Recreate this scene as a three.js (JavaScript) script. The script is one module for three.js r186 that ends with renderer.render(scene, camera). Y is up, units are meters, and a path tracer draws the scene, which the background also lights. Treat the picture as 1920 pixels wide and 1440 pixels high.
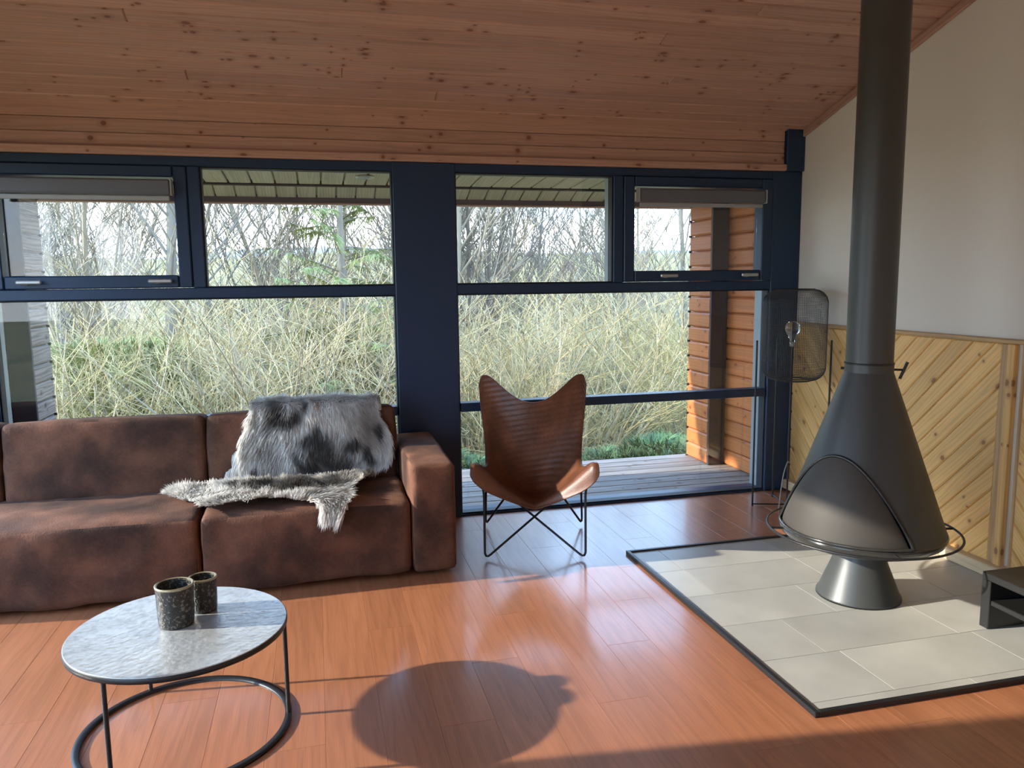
import * as THREE from 'three';
import { mergeGeometries, mergeVertices } from 'three/addons/utils/BufferGeometryUtils.js';

// ---------------------------------------------------------------- camera, sky, sun, exposure
const scene = new THREE.Scene();
const renderer = new THREE.WebGLRenderer({ antialias: true });
renderer.toneMapping = THREE.LinearToneMapping;
renderer.toneMappingExposure = 3.2;
renderer.shadowMap.enabled = true;

const camera = new THREE.PerspectiveCamera(2 * Math.atan(720 / 1461) * 180 / Math.PI, 4 / 3, 0.05, 1500);
{
  const X = new THREE.Vector3(0.96980719, -0.01168450, 0.24359286), Y = new THREE.Vector3(0.04319717, 0.99128765, -0.12442987), Z = new THREE.Vector3(-0.24001670, 0.13119550, 0.96186263);
  camera.quaternion.setFromRotationMatrix(new THREE.Matrix4().makeBasis(X, Y, Z));
  camera.position.set(0, 1.5, 0);
}
scene.add(camera);

// ---------------------------------------------------------------- noise and random
function rng(seed) { let a = seed | 0; return () => { a = (a + 0x6d2b79f5) | 0; let t = Math.imul(a ^ (a >>> 15), 1 | a); t = (t + Math.imul(t ^ (t >>> 7), 61 | t)) ^ t; return ((t ^ (t >>> 14)) >>> 0) / 4294967296; }; }
function hash(ix, iy, s) { let h = Math.imul(ix, 374761393) ^ Math.imul(iy, 668265263) ^ Math.imul(s, 1274126177); h = Math.imul(h ^ (h >>> 13), 1274126177); return ((h ^ (h >>> 16)) >>> 0) / 4294967296; }
const mod = (a, n) => ((a % n) + n) % n;
function pn(x, y, px, py, s) {   // value noise, periodic in px, py cells
  const ix = Math.floor(x), iy = Math.floor(y), fx = x - ix, fy = y - iy, ux = fx * fx * (3 - 2 * fx), uy = fy * fy * (3 - 2 * fy);
  const x0 = mod(ix, px), x1 = mod(ix + 1, px), y0 = mod(iy, py), y1 = mod(iy + 1, py);
  const a = hash(x0, y0, s), b = hash(x1, y0, s), c = hash(x0, y1, s), d = hash(x1, y1, s);
  return a + (b - a) * ux + (c - a) * uy + (a - b - c + d) * ux * uy;
}
function fbm(u, v, fx, fy, oct, s) { let r = 0, a = 0.5, t = 0; for (let i = 0; i < oct; i++) { r += a * pn(u * fx, v * fy, fx, fy, s + i * 17); t += a; a *= 0.5; fx *= 2; fy *= 2; } return r / t; }
function n3(x, y, z, s) { const i = Math.floor(z), f = z - i, k = f * f * (3 - 2 * f); return pn(x, y, 4096, 4096, s + i * 31) * (1 - k) + pn(x, y, 4096, 4096, s + (i + 1) * 31) * k; }
const clamp = (x, a, b) => Math.min(b, Math.max(a, x)), lerp = (a, b, t) => a + (b - a) * t, sstep = (a, b, x) => { const t = clamp((x - a) / (b - a), 0, 1); return t * t * (3 - 2 * t); };

// ---------------------------------------------------------------- sky (air and clouds) and sun
{
  const W = 1024, H = 512, data = new Float32Array(W * H * 4);
  for (let j = 0; j < H; j++) {
    const el = (j + 0.5) / H * Math.PI - Math.PI / 2, up = Math.max(0, Math.sin(el));
    for (let i = 0; i < W; i++) {
      const u = (i + 0.5) / W, v = (j + 0.5) / H, o = (j * W + i) * 4;
      const k = Math.pow(up, 0.55);
      const blue = [lerp(1.4, 0.68, k), lerp(1.8, 1.45, k), lerp(2.2, 2.85, k)];
      const c = fbm(u, v * 3, 12, 18, 5, 5), cloud = sstep(0.44, 0.64, c + 0.24 * Math.exp(-up * 9) - 0.12) * 0.9;
      const white = [1.9, 1.92, 1.96];
      for (let q = 0; q < 3; q++) data[o + q] = lerp(blue[q], white[q], cloud);
      data[o + 3] = 1;
    }
  }
  const t = new THREE.DataTexture(data, W, H, THREE.RGBAFormat, THREE.FloatType);
  t.mapping = THREE.EquirectangularReflectionMapping; t.magFilter = THREE.LinearFilter; t.minFilter = THREE.LinearFilter; t.needsUpdate = true;
  scene.background = t; scene.environment = t;
}
const sun = new THREE.DirectionalLight(new THREE.Color().setRGB(1.0, 0.93, 0.82), 2.8);
sun.name = 'sun'; sun.position.set(-20, 0.392 * 20 + 0.5, -3 - 0.12 * 20); sun.target.position.set(0, 0.5, -3);
sun.castShadow = true; sun.shadow.radius = 1.5; sun.shadow.mapSize.set(2048, 2048);
Object.assign(sun.shadow.camera, { left: -14, right: 14, top: 14, bottom: -14, near: 0.5, far: 80 });
scene.add(sun, sun.target);

// ---------------------------------------------------------------- builders
const V = (x, y, z) => new THREE.Vector3(x, y, z);
const taken = new Map();
function numbered(n) { const k = taken.get(n) || 0; taken.set(n, k + 1); return k ? n + '_' + String(k).padStart(3, '0') : n; }
function obj(name, geo, m, parent = scene) {
  const o = new THREE.Mesh(geo, m); o.castShadow = true; o.receiveShadow = true;
  o.name = parent === scene ? numbered(name) : name; parent.add(o); return o;
}
function thing(name, label, category, p = [0, 0, 0], turn = 0, group) {
  const o = new THREE.Group(); o.name = numbered(name); o.position.set(...p); o.rotation.y = turn; o.userData = { label, category };
  if (group) o.userData.group = group; scene.add(o); return o;
}
function tag(o, label, category, group) { Object.assign(o.userData, { label, category }); if (group) o.userData.group = group; return o; }
function structGroup(name, label, category) { const o = new THREE.Group(); o.name = numbered(name); o.userData = { kind: 'structure' }; if (label) o.userData.label = label; if (category) o.userData.category = category; scene.add(o); return o; }
function dup(root, p, turn, scale, label) { const r = root.clone(); r.name = numbered(root.name.replace(/_\d{3}$/, '')); r.userData = { ...root.userData }; if (label) r.userData.label = label; r.position.set(...p); r.rotation.y = turn; if (scale) r.scale.setScalar(scale); scene.add(r); return r; }

// box-project uv in metres; the long axis runs along u
function boxUV(g, long = 0, off = [0, 0]) {
  const q = g.index ? g.toNonIndexed() : g, p = q.attributes.position, uv = new Float32Array(p.count * 2), a = V(0, 0, 0), b = V(0, 0, 0), c = V(0, 0, 0);
  const oth = [0, 1, 2].filter((k) => k !== long);
  for (let i = 0; i < p.count; i += 3) {
    a.fromBufferAttribute(p, i); b.fromBufferAttribute(p, i + 1); c.fromBufferAttribute(p, i + 2);
    const n = b.clone().sub(a).cross(c.clone().sub(a)), m = [Math.abs(n.x), Math.abs(n.y), Math.abs(n.z)], d = m.indexOf(Math.max(...m));
    const U = d === long ? oth[0] : long, W = d === long ? oth[1] : oth.find((k) => k !== d);
    for (let k = 0; k < 3; k++) { uv[(i + k) * 2] = p.getComponent(i + k, U) + off[0]; uv[(i + k) * 2 + 1] = p.getComponent(i + k, W) + off[1]; }
  }
  q.setAttribute('uv', new THREE.BufferAttribute(uv, 2)); return q;
}
// chamfered box, 44 triangles
function cbox(w, h, d, b = 0.003, long = 0, off = [0, 0], at = [0, 0, 0]) {
  const s = [w / 2, h / 2, d / 2], pos = []; b = Math.min(b, w / 2.5, h / 2.5, d / 2.5);
  const pt = (sg, ax) => [0, 1, 2].map((k) => sg[k] * (k === ax ? s[k] : s[k] - b));
  const tri = (A, B, C) => { const n = V(B[0] - A[0], B[1] - A[1], B[2] - A[2]).cross(V(C[0] - A[0], C[1] - A[1], C[2] - A[2])); const m = n.dot(V(A[0] + B[0] + C[0], A[1] + B[1] + C[1], A[2] + B[2] + C[2])); pos.push(...(m > 0 ? [A, B, C] : [A, C, B]).flat()); };
  const quad = (A, B, C, D) => { tri(A, B, C); tri(A, C, D); };
  const S = [-1, 1];
  for (let ax = 0; ax < 3; ax++) {
    const [j, k] = [0, 1, 2].filter((q) => q !== ax);
    for (const e of S) {
      const f = (x, y) => { const g = [0, 0, 0]; g[ax] = e; g[j] = x; g[k] = y; return g; };
      quad(pt(f(-1, -1), ax), pt(f(1, -1), ax), pt(f(1, 1), ax), pt(f(-1, 1), ax));
    }
    for (const x of S) for (const y of S) { const f = (e) => { const g = [0, 0, 0]; g[ax] = e; g[j] = x; g[k] = y; return g; }; quad(pt(f(-1), j), pt(f(1), j), pt(f(1), k), pt(f(-1), k)); }
  }
  for (const x of S) for (const y of S) for (const z of S) { const g = [x, y, z]; tri(pt(g, 0), pt(g, 1), pt(g, 2)); }
  const g = new THREE.BufferGeometry(); g.setAttribute('position', new THREE.Float32BufferAttribute(pos, 3)); g.computeVertexNormals();
  boxUV(g, long, off); g.translate(...at); return g;
}
// box between two corners
const span = (x0, x1, y0, y1, z0, z1, b = 0.003, long) => cbox(x1 - x0, y1 - y0, z1 - z0, b, long ?? [x1 - x0, y1 - y0, z1 - z0].indexOf(Math.max(x1 - x0, y1 - y0, z1 - z0)), [x0 * 1.7 + y0 * 3.1, z0 + y0 * 0.37], [(x0 + x1) / 2, (y0 + y1) / 2, (z0 + z1) / 2]);
// bevelled prism of a convex polygon in x, y, rising along z
function prism(poly, depth, bev, dir, off) {
  const n = poly.length, c = poly.reduce((a, p) => [a[0] + p[0] / n, a[1] + p[1] / n], [0, 0]);
  let area = 0; for (let i = 0; i < n; i++) { const p = poly[i], q = poly[(i + 1) % n]; area += p[0] * q[1] - q[0] * p[1]; }
  if (area < 0) poly = [...poly].reverse();
  const inset = poly.map((p, i) => {
    const a = poly[(i + n - 1) % n], b = poly[(i + 1) % n], e1 = norm2(p[0] - a[0], p[1] - a[1]), e2 = norm2(b[0] - p[0], b[1] - p[1]);
    const n1 = [-e1[1], e1[0]], n2 = [-e2[1], e2[0]], k = bev / Math.max(0.35, 1 + n1[0] * n2[0] + n1[1] * n2[1]);
    return [p[0] + (n1[0] + n2[0]) * k, p[1] + (n1[1] + n2[1]) * k];
  });
  const pos = [], T = (a, b, cc) => pos.push(...a, ...b, ...cc), P = (p, z) => [p[0], p[1], z];
  for (let i = 1; i < n - 1; i++) T(P(inset[0], depth), P(inset[i], depth), P(inset[i + 1], depth));
  for (let i = 0; i < n; i++) {
    const j = (i + 1) % n;
    T(P(poly[i], depth - bev), P(poly[j], depth - bev), P(inset[j], depth)); T(P(poly[i], depth - bev), P(inset[j], depth), P(inset[i], depth));
    T(P(poly[i], 0), P(poly[j], 0), P(poly[j], depth - bev)); T(P(poly[i], 0), P(poly[j], depth - bev), P(poly[i], depth - bev));
  }
  const g = new THREE.BufferGeometry(); g.setAttribute('position', new THREE.Float32BufferAttribute(pos, 3)); g.computeVertexNormals();
  const uv = []; for (let i = 0; i < pos.length; i += 3) uv.push(pos[i] * dir[0] + pos[i + 1] * dir[1] + off[0], -pos[i] * dir[1] + pos[i + 1] * dir[0] + pos[i + 2] + off[1]);
  g.setAttribute('uv', new THREE.Float32BufferAttribute(uv, 2)); return g;
}
const norm2 = (x, y) => { const l = Math.hypot(x, y) || 1; return [x / l, y / l]; };
function clipHalf(poly, a, b, c) {   // keep a*x + b*y <= c
  const out = []; for (let i = 0; i < poly.length; i++) { const p = poly[i], q = poly[(i + 1) % poly.length], dp = a * p[0] + b * p[1] - c, dq = a * q[0] + b * q[1] - c; if (dp <= 0) out.push(p); if (dp * dq < 0) { const t = dp / (dp - dq); out.push([lerp(p[0], q[0], t), lerp(p[1], q[1], t)]); } }
  return out.filter((p, i) => i === 0 || Math.hypot(p[0] - out[i - 1][0], p[1] - out[i - 1][1]) > 1e-4);
}
const lathe = (pts, seg = 64) => new THREE.LatheGeometry(pts.map((p) => new THREE.Vector2(p[0], p[1])), seg);
const curve = (pts, closed = false, tension = 0.5) => new THREE.CatmullRomCurve3(pts.map((p) => V(...p)), closed, 'catmullrom', tension);
const tube = (pts, r, seg = 40, sides = 8, closed = false, tension = 0.5) => new THREE.TubeGeometry(curve(pts, closed, tension), seg, r, sides, closed);
function rod(a, b, r, sides = 8) { const A = V(...a), B = V(...b), g = new THREE.CylinderGeometry(r, r, A.distanceTo(B), sides); g.applyQuaternion(new THREE.Quaternion().setFromUnitVectors(V(0, 1, 0), B.clone().sub(A).normalize())); g.translate((a[0] + b[0]) / 2, (a[1] + b[1]) / 2, (a[2] + b[2]) / 2); return g; }
// polyline with rounded corners
function bent(pts, rad, n = 6) {
  const out = [pts[0]]; for (let i = 1; i < pts.length - 1; i++) {
    const p = V(...pts[i]), a = V(...pts[i - 1]).sub(p), b = V(...pts[i + 1]).sub(p), r = Math.min(rad, a.length() * 0.45, b.length() * 0.45), A = p.clone().add(a.normalize().multiplyScalar(r)), B = p.clone().add(b.normalize().multiplyScalar(r));
    for (let k = 0; k <= n; k++) { const t = k / n; out.push(A.clone().multiplyScalar((1 - t) ** 2).add(p.clone().multiplyScalar(2 * t * (1 - t))).add(B.clone().multiplyScalar(t * t)).toArray()); }
  }
  out.push(pts[pts.length - 1]); return out;
}
class Sticks {   // tapered twigs merged into one geometry
  constructor() { this.p = []; this.i = []; this.c = []; }
  add(pts, r0, r1, sides = 3, col) {
    const n = pts.length, base = this.p.length / 3, d = V(0, 0, 0), a = V(0, 0, 0), b = V(0, 0, 0);
    for (let k = 0; k < n; k++) {
      const A = pts[Math.max(0, k - 1)], B = pts[Math.min(n - 1, k + 1)]; d.set(B[0] - A[0], B[1] - A[1], B[2] - A[2]).normalize();
      a.set(Math.abs(d.y) < 0.9 ? 0 : 1, Math.abs(d.y) < 0.9 ? 1 : 0, 0).cross(d).normalize(); b.crossVectors(d, a);
      const r = lerp(r0, r1, k / (n - 1));
      for (let s = 0; s < sides; s++) { const t = s / sides * Math.PI * 2, x = Math.cos(t) * r, y = Math.sin(t) * r; this.p.push(pts[k][0] + a.x * x + b.x * y, pts[k][1] + a.y * x + b.y * y, pts[k][2] + a.z * x + b.z * y); if (col) this.c.push(...col); }
    }
    for (let k = 0; k < n - 1; k++) for (let s = 0; s < sides; s++) { const q = (s + 1) % sides, A = base + k * sides + s, B = base + k * sides + q, C = A + sides, D = B + sides; this.i.push(A, B, D, A, D, C); }
  }
  blade(root, dir, len, wid, col, droop = 0) {   // one narrow curved leaf, three triangles
    const d = V(...dir).normalize(), s = V(d.z, 0.15, -d.x).normalize().multiplyScalar(wid / 2), base = this.p.length / 3;
    const m = V(...root).addScaledVector(d, len * 0.55), e = V(...root).addScaledVector(d, len); m.y -= droop * len * 0.2; e.y -= droop * len;
    const pts = [V(...root).sub(s), V(...root).add(s), m.clone().addScaledVector(s, -0.7), m.clone().addScaledVector(s, 0.7), e];
    for (const q of pts) { this.p.push(q.x, q.y, q.z); if (col) this.c.push(...col); }
    this.i.push(base, base + 1, base + 3, base, base + 3, base + 2, base + 2, base + 3, base + 4);
  }
  build() {
    const g = new THREE.BufferGeometry(); g.setAttribute('position', new THREE.Float32BufferAttribute(this.p, 3)); if (this.c.length) g.setAttribute('color', new THREE.Float32BufferAttribute(this.c, 3));
    g.setIndex(this.i); g.computeVertexNormals(); return g;
  }
}
// soft upholstered block: rounded, slightly bulged, creased
function soft(w, h, d, r, bulge, wr, seed, step = 0.025) {
  const g0 = new THREE.BoxGeometry(w, h, d, Math.ceil(w / step), Math.ceil(h / step), Math.ceil(d / step)); g0.deleteAttribute('uv'); g0.deleteAttribute('normal');
  const g = mergeVertices(g0, 1e-5), p = g.attributes.position, v = V(0, 0, 0), c = V(0, 0, 0);
  for (let i = 0; i < p.count; i++) {
    v.fromBufferAttribute(p, i); c.set(clamp(v.x, -w / 2 + r, w / 2 - r), clamp(v.y, -h / 2 + r, h / 2 - r), clamp(v.z, -d / 2 + r, d / 2 - r));
    const e = v.clone().sub(c), l = e.length(); if (l > 1e-6) v.copy(c).addScaledVector(e, r / l);
    const nx = v.x / (w / 2), ny = v.y / (h / 2), nz = v.z / (d / 2), out = v.clone().sub(c).normalize();
    const k = bulge * (Math.abs(out.x) * (1 - ny * ny) * (1 - nz * nz) + Math.abs(out.y) * (1 - nx ** 4) * (1 - nz * nz) + Math.abs(out.z) * (1 - nx ** 4) * (1 - ny * ny));
    const n = n3(v.x * 5, v.y * 7 + 40, v.z * 5 + 60, seed) - 0.5, n2 = n3(v.x * 13 + 9, v.y * 17 + 40, v.z * 13 + 60, seed + 3) - 0.5;
    v.addScaledVector(out, k + wr * (n * 1.4 + n2 * 0.6)); p.setXYZ(i, v.x, v.y, v.z);
  }
  g.computeVertexNormals(); return boxUV(g, 0);
}

// ---------------------------------------------------------------- textures
function tex(w, h, fn, srgb = true) {
  const d = new Uint8Array(w * h * 4);
  for (let j = 0; j < h; j++) for (let i = 0; i < w; i++) { const c = fn((i + 0.5) / w, (j + 0.5) / h), o = (j * w + i) * 4; for (let k = 0; k < 3; k++) d[o + k] = clamp(Math.round((c.length ? c[k] : c) * 255), 0, 255); d[o + 3] = 255; }
  const t = new THREE.DataTexture(d, w, h); t.wrapS = t.wrapT = THREE.RepeatWrapping; t.magFilter = THREE.LinearFilter; t.minFilter = THREE.LinearMipmapLinearFilter; t.generateMipmaps = true; if (srgb) t.colorSpace = THREE.SRGBColorSpace; t.needsUpdate = true; return t;
}
function rep(t, x, y) { const c = t.clone(); c.repeat.set(x, y); c.needsUpdate = true; return c; }
function pineTex(seed, knots, grain) {   // 2.4 m along the grain, 0.48 m across
  const R = rng(seed), K = []; for (let i = 0; i < knots; i++) K.push([R() * 2.4, R() * 0.48, 0.006 + R() * 0.010, 0.8 + R() * 0.9]);
  return tex(1024, 512, (u, v) => {
    const x = u * 2.4, y = v * 0.48; let yy = y, dark = 0;
    for (const [kx, ky, r, st] of K) {
      let dx = x - kx, dy = y - ky; dx -= Math.round(dx / 2.4) * 2.4; dy -= Math.round(dy / 0.48) * 0.48;
      if (Math.abs(dx) > 0.12 || Math.abs(dy) > 0.06) continue;
      const e = Math.exp(-(dx * dx) / (14 * r * r) - (dy * dy) / (5 * r * r)); yy += dy * e * -0.7;
      const q = Math.hypot(dx / st, dy) / r; dark = Math.max(dark, (1 - sstep(0.6, 1.15, q)) * 0.62, (1 - sstep(0.8, 2.6, q)) * 0.16);
    }
    const w = fbm(u, v, 4, 10, 3, seed + 5), ring = 0.5 + 0.5 * Math.sin((yy * 260 + w * 16)), fine = fbm(u, v, 24, 340, 2, seed + 9), wide = fbm(u, v, 3, 12, 3, seed + 2);
    const t = 1 - grain * (0.5 * ring * ring + 0.5 * fine + 0.7 * (wide - 0.3)), k = 1 - dark;
    return [t * lerp(0.50, 1, k), t * lerp(0.34, 1, k), t * lerp(0.27, 1, k)];
  });
}
const pine = rep(pineTex(11, 34, 0.13), 1 / 2.4, 1 / 0.48), plainGrain = rep(pineTex(23, 0, 0.2), 1 / 2.4, 1 / 0.48), weather = rep(pineTex(37, 22, 0.42), 1 / 2.4, 1 / 0.48);
const beech = rep(tex(1024, 512, (u, v) => { const w = fbm(u, v, 3, 6, 4, 71), s = fbm(u, v, 20, 220, 2, 75), f = 0.5 + 0.5 * Math.sin(v * 60 + w * 22); const t = 1 - 0.09 * s - 0.05 * f * f - 0.15 * (w - 0.4); return [t, t * (1 - 0.05 * s), t * (1 - 0.09 * s)]; }), 1 / 2.4, 1 / 0.48);
const stone = rep(tex(512, 512, (u, v) => { const a = fbm(u, v, 4, 4, 5, 101), b = fbm(u, v, 3, 3, 3, 131), t = 0.86 + 0.2 * (a - 0.5) + 0.14 * (b - 0.5); return [t, t * 0.99, t * 0.97]; }), 1 / 1.1, 1 / 1.1);
const suedeMap = rep(tex(512, 512, (u, v) => { const a = fbm(u, v, 5, 5, 5, 201), b = fbm(u, v, 90, 90, 2, 207), t = 0.76 + 0.85 * (a - 0.5) + 0.10 * (b - 0.5); return [t, t * 0.98, t * 0.96]; }), 1 / 0.9, 1 / 0.9);
const suedeBump = rep(tex(512, 512, (u, v) => 0.5 + 0.5 * (fbm(u, v, 120, 120, 2, 211) - 0.5) + 0.4 * (fbm(u, v, 9, 9, 4, 219) - 0.5), false), 1 / 0.6, 1 / 0.6);
const plasterBump = rep(tex(512, 512, (u, v) => 0.5 + 0.6 * (fbm(u, v, 60, 60, 3, 301) - 0.5), false), 1 / 0.7, 1 / 0.7);
const hammered = tex(512, 512, (u, v) => { const a = fbm(u, v, 40, 40, 3, 401), b = fbm(u, v, 8, 8, 4, 409), c = sstep(0.52, 0.75, a); const t = 0.84 + 0.16 * (b - 0.5) - 0.07 * c; return [t, t, t * 0.99]; });
const hammeredBump = tex(512, 512, (u, v) => fbm(u, v, 48, 48, 3, 421), false);
const speck = tex(512, 256, (u, v) => { const a = fbm(u, v, 60, 28, 3, 501), t = sstep(0.54, 0.70, a); return [lerp(0.27, 0.56, t), lerp(0.26, 0.545, t), lerp(0.25, 0.52, t)]; });
const speckBump = tex(512, 256, (u, v) => fbm(u, v, 60, 28, 3, 501), false);
const hide = rep(tex(512, 512, (u, v) => { const a = fbm(u, v, 6, 6, 4, 601), b = fbm(u, v, 70, 70, 2, 611), t = 0.82 + 0.34 * (a - 0.5) + 0.16 * (b - 0.5); return [t, t * 0.98, t * 0.97]; }), 2, 2);
const leatherBump = rep(tex(512, 512, (u, v) => fbm(u, v, 90, 90, 2, 621), false), 3, 3);
const meadow = tex(512, 512, (u, v) => { const a = fbm(u, v, 8, 8, 5, 701), b = fbm(u, v, 60, 60, 2, 705), g = sstep(0.45, 0.62, a); const t = 0.85 + 0.3 * (b - 0.5); return [lerp(0.74, 0.56, g) * t, lerp(0.70, 0.62, g) * t, lerp(0.54, 0.42, g) * t]; });
meadow.repeat.set(1, 1);

// ---------------------------------------------------------------- materials
const M = (o) => new THREE.MeshPhysicalMaterial(o), lin = (r, g, b) => new THREE.Color().setRGB(r, g, b);
const shades = (o, c, ks) => ks.map((k) => M({ ...o, color: lin(c[0] * k, c[1] * (k * 0.96 + 0.04 * k * k), c[2] * k) }));
const mCeil = shades({ map: pine, roughness: 0.45 }, [0.58, 0.345, 0.255], [1, 0.92, 1.06, 0.96]);
const mWain = shades({ map: pine, roughness: 0.42 }, [0.97, 0.58, 0.205], [1, 0.91, 1.03, 0.95]);
const mWainFrame = M({ map: plainGrain, roughness: 0.42, color: lin(0.66, 0.40, 0.18) });
const mBase = M({ map: pine, roughness: 0.45, color: lin(0.84, 0.63, 0.38) });
const mLog = shades({ map: pine, roughness: 0.5 }, [0.66, 0.205, 0.055], [1, 0.9, 1.06, 0.95]);
const mLogShadeGrey = shades({ map: weather, roughness: 0.75 }, [0.44, 0.34, 0.29], [1, 0.88, 1.08]);  // left wall logs: the grey of sky-lit shade is put into the colour
const mDeck = shades({ map: weather, roughness: 0.8 }, [0.46, 0.39, 0.335], [1, 0.92, 1.06, 0.87]);
const mSoffit = shades({ map: plainGrain, roughness: 0.6 }, [0.60, 0.545, 0.40], [1, 0.94, 1.04]);
const mFloor = shades({ map: beech, roughness: 0.32, clearcoat: 0.45, clearcoatRoughness: 0.13, ior: 1.5 }, [0.50, 0.20, 0.095], [1, 0.96, 1.04, 0.98, 1.02]);
const mTile = shades({ map: stone, roughness: 0.38, clearcoat: 0.15, clearcoatRoughness: 0.3 }, [0.71, 0.695, 0.645], [1, 0.95, 1.03, 0.98]);
const mPlum = M({ color: lin(0.042, 0.030, 0.038), roughness: 0.6 });
const mGrout = M({ color: lin(0.16, 0.155, 0.145), roughness: 0.9 });
const mNavy = M({ color: lin(0.0065, 0.030, 0.080), roughness: 0.42 });
const mReveal = M({ color: lin(0.31, 0.36, 0.40), roughness: 0.45, metalness: 0.2 });
const mSeal = M({ color: lin(0.012, 0.013, 0.016), roughness: 0.6 });
const mGlass = M({ color: lin(0.97, 0.985, 0.98), roughness: 0, transmission: 1, thickness: 0, ior: 1.5 });
const mSilver = M({ color: lin(0.45, 0.46, 0.46), roughness: 0.35, metalness: 0.6 });
const mBlind = M({ color: lin(0.12, 0.13, 0.15), roughness: 0.6 });
const mBlindRail = M({ color: lin(0.34, 0.35, 0.35), roughness: 0.5 });
const mPlaster = M({ color: lin(0.80, 0.745, 0.66), roughness: 0.9, bumpMap: plasterBump, bumpScale: 0.0008 });
const mBack = M({ color: lin(0.05, 0.047, 0.045), roughness: 0.9 });
const mRough = M({ map: plainGrain, color: lin(0.42, 0.28, 0.18), roughness: 0.9 });
const mSuede = M({ map: suedeMap, bumpMap: suedeBump, bumpScale: 0.002, color: lin(0.215, 0.090, 0.050), roughness: 0.92, sheen: 0.35, sheenRoughness: 0.55, sheenColor: lin(0.32, 0.16, 0.09) });
const mLeather = M({ map: hide, bumpMap: leatherBump, bumpScale: 0.0006, color: lin(0.24, 0.092, 0.046), roughness: 0.38, side: THREE.DoubleSide });
const mBlack = M({ color: lin(0.014, 0.014, 0.015), roughness: 0.42 });
const mStove = M({ color: lin(0.052, 0.053, 0.050), roughness: 0.40, side: THREE.DoubleSide });
const mStoveGloss = M({ color: lin(0.035, 0.033, 0.031), roughness: 0.16, clearcoat: 0.5, clearcoatRoughness: 0.1 });
const mTop = M({ map: hammered, bumpMap: hammeredBump, bumpScale: 0.0015, color: lin(0.88, 0.88, 0.87), roughness: 0.30, metalness: 0.4 });
const mPot = M({ map: speck, bumpMap: speckBump, bumpScale: 0.002, color: lin(0.62, 0.60, 0.56), roughness: 0.4, metalness: 0.3, side: THREE.DoubleSide });
const mPotRim = M({ color: lin(0.45, 0.38, 0.24), roughness: 0.35, metalness: 0.5 });
const mBench = M({ color: lin(0.018, 0.017, 0.016), roughness: 0.35 });

// ---------------------------------------------------------------- the room shell
const XL = -1.93, XR = 3.25, ZW = -4.80, ZB = 1.3, SL = 0.3027, YC = 2.474;
const ceilY = (z) => YC + SL * (z + 4.807);

{ // floor: planks along the room
  const f = structGroup('floor'), R = rng(5), pitch = 0.19; let row = 0;
  obj('subfloor', span(XL - 0.2, XR + 0.2, -0.2, -0.016, -4.9, ZB + 0.2, 0.002), mRough, f);
  for (let x = XL; x < XR; x += pitch, row++) {
    const w = Math.min(pitch, XR - x); let z = -4.9 + (row % 3) * -0.41;
    while (z < ZB) { const z0 = Math.max(z, -4.9), z1 = Math.min(z + 1.22, ZB); if (z1 - z0 > 0.03) obj('plank', cbox(w - 0.0006, 0.016, z1 - z0 - 0.0006, 0.0006, 2, [R() * 2.4, R()], [x + w / 2, -0.008, (z0 + z1) / 2]), mFloor[Math.floor(R() * 5)], f); z += 1.22; }
  }
}
{ // ceiling: stained pine boards rising from the window wall
  const c = structGroup('ceiling'), R = rng(8), a = Math.atan(SL), L = (ZB + 0.15 + 4.807) / Math.cos(a), pitch = 0.0955;
  const at = (g) => { g.rotateX(-a); g.translate(0, YC, -4.807); return g; };
  obj('roof_slab', at(cbox(XR - XL + 0.5, 0.2, L + 0.4, 0.002, 0, [0, 0], [(XL + XR) / 2, 0.118, L / 2 - 0.1])), mRough, c);
  for (let k = 0, z = 0; z < L; k++, z += pitch) {
    const cut = XL + 0.9 + R() * 3.4, xs = R() < 0.55 ? [XL, cut, XR] : [XL, XR];
    for (let q = 0; q < xs.length - 1; q++) obj('board', at(cbox(xs[q + 1] - xs[q] - 0.001, 0.016, pitch - 0.0035, 0.0075, 0, [R() * 2.4, R()], [(xs[q] + xs[q + 1]) / 2, 0.008, z + pitch / 2])), mCeil[Math.floor(R() * 4)], c);
  }
  // cover strip along the white wall
  obj('cover_strip', at(cbox(0.022, 0.045, L, 0.004, 2, [0.3, 0.1], [XR - 0.011, -0.0225, L / 2])), mCeil[0], c);
}
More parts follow.
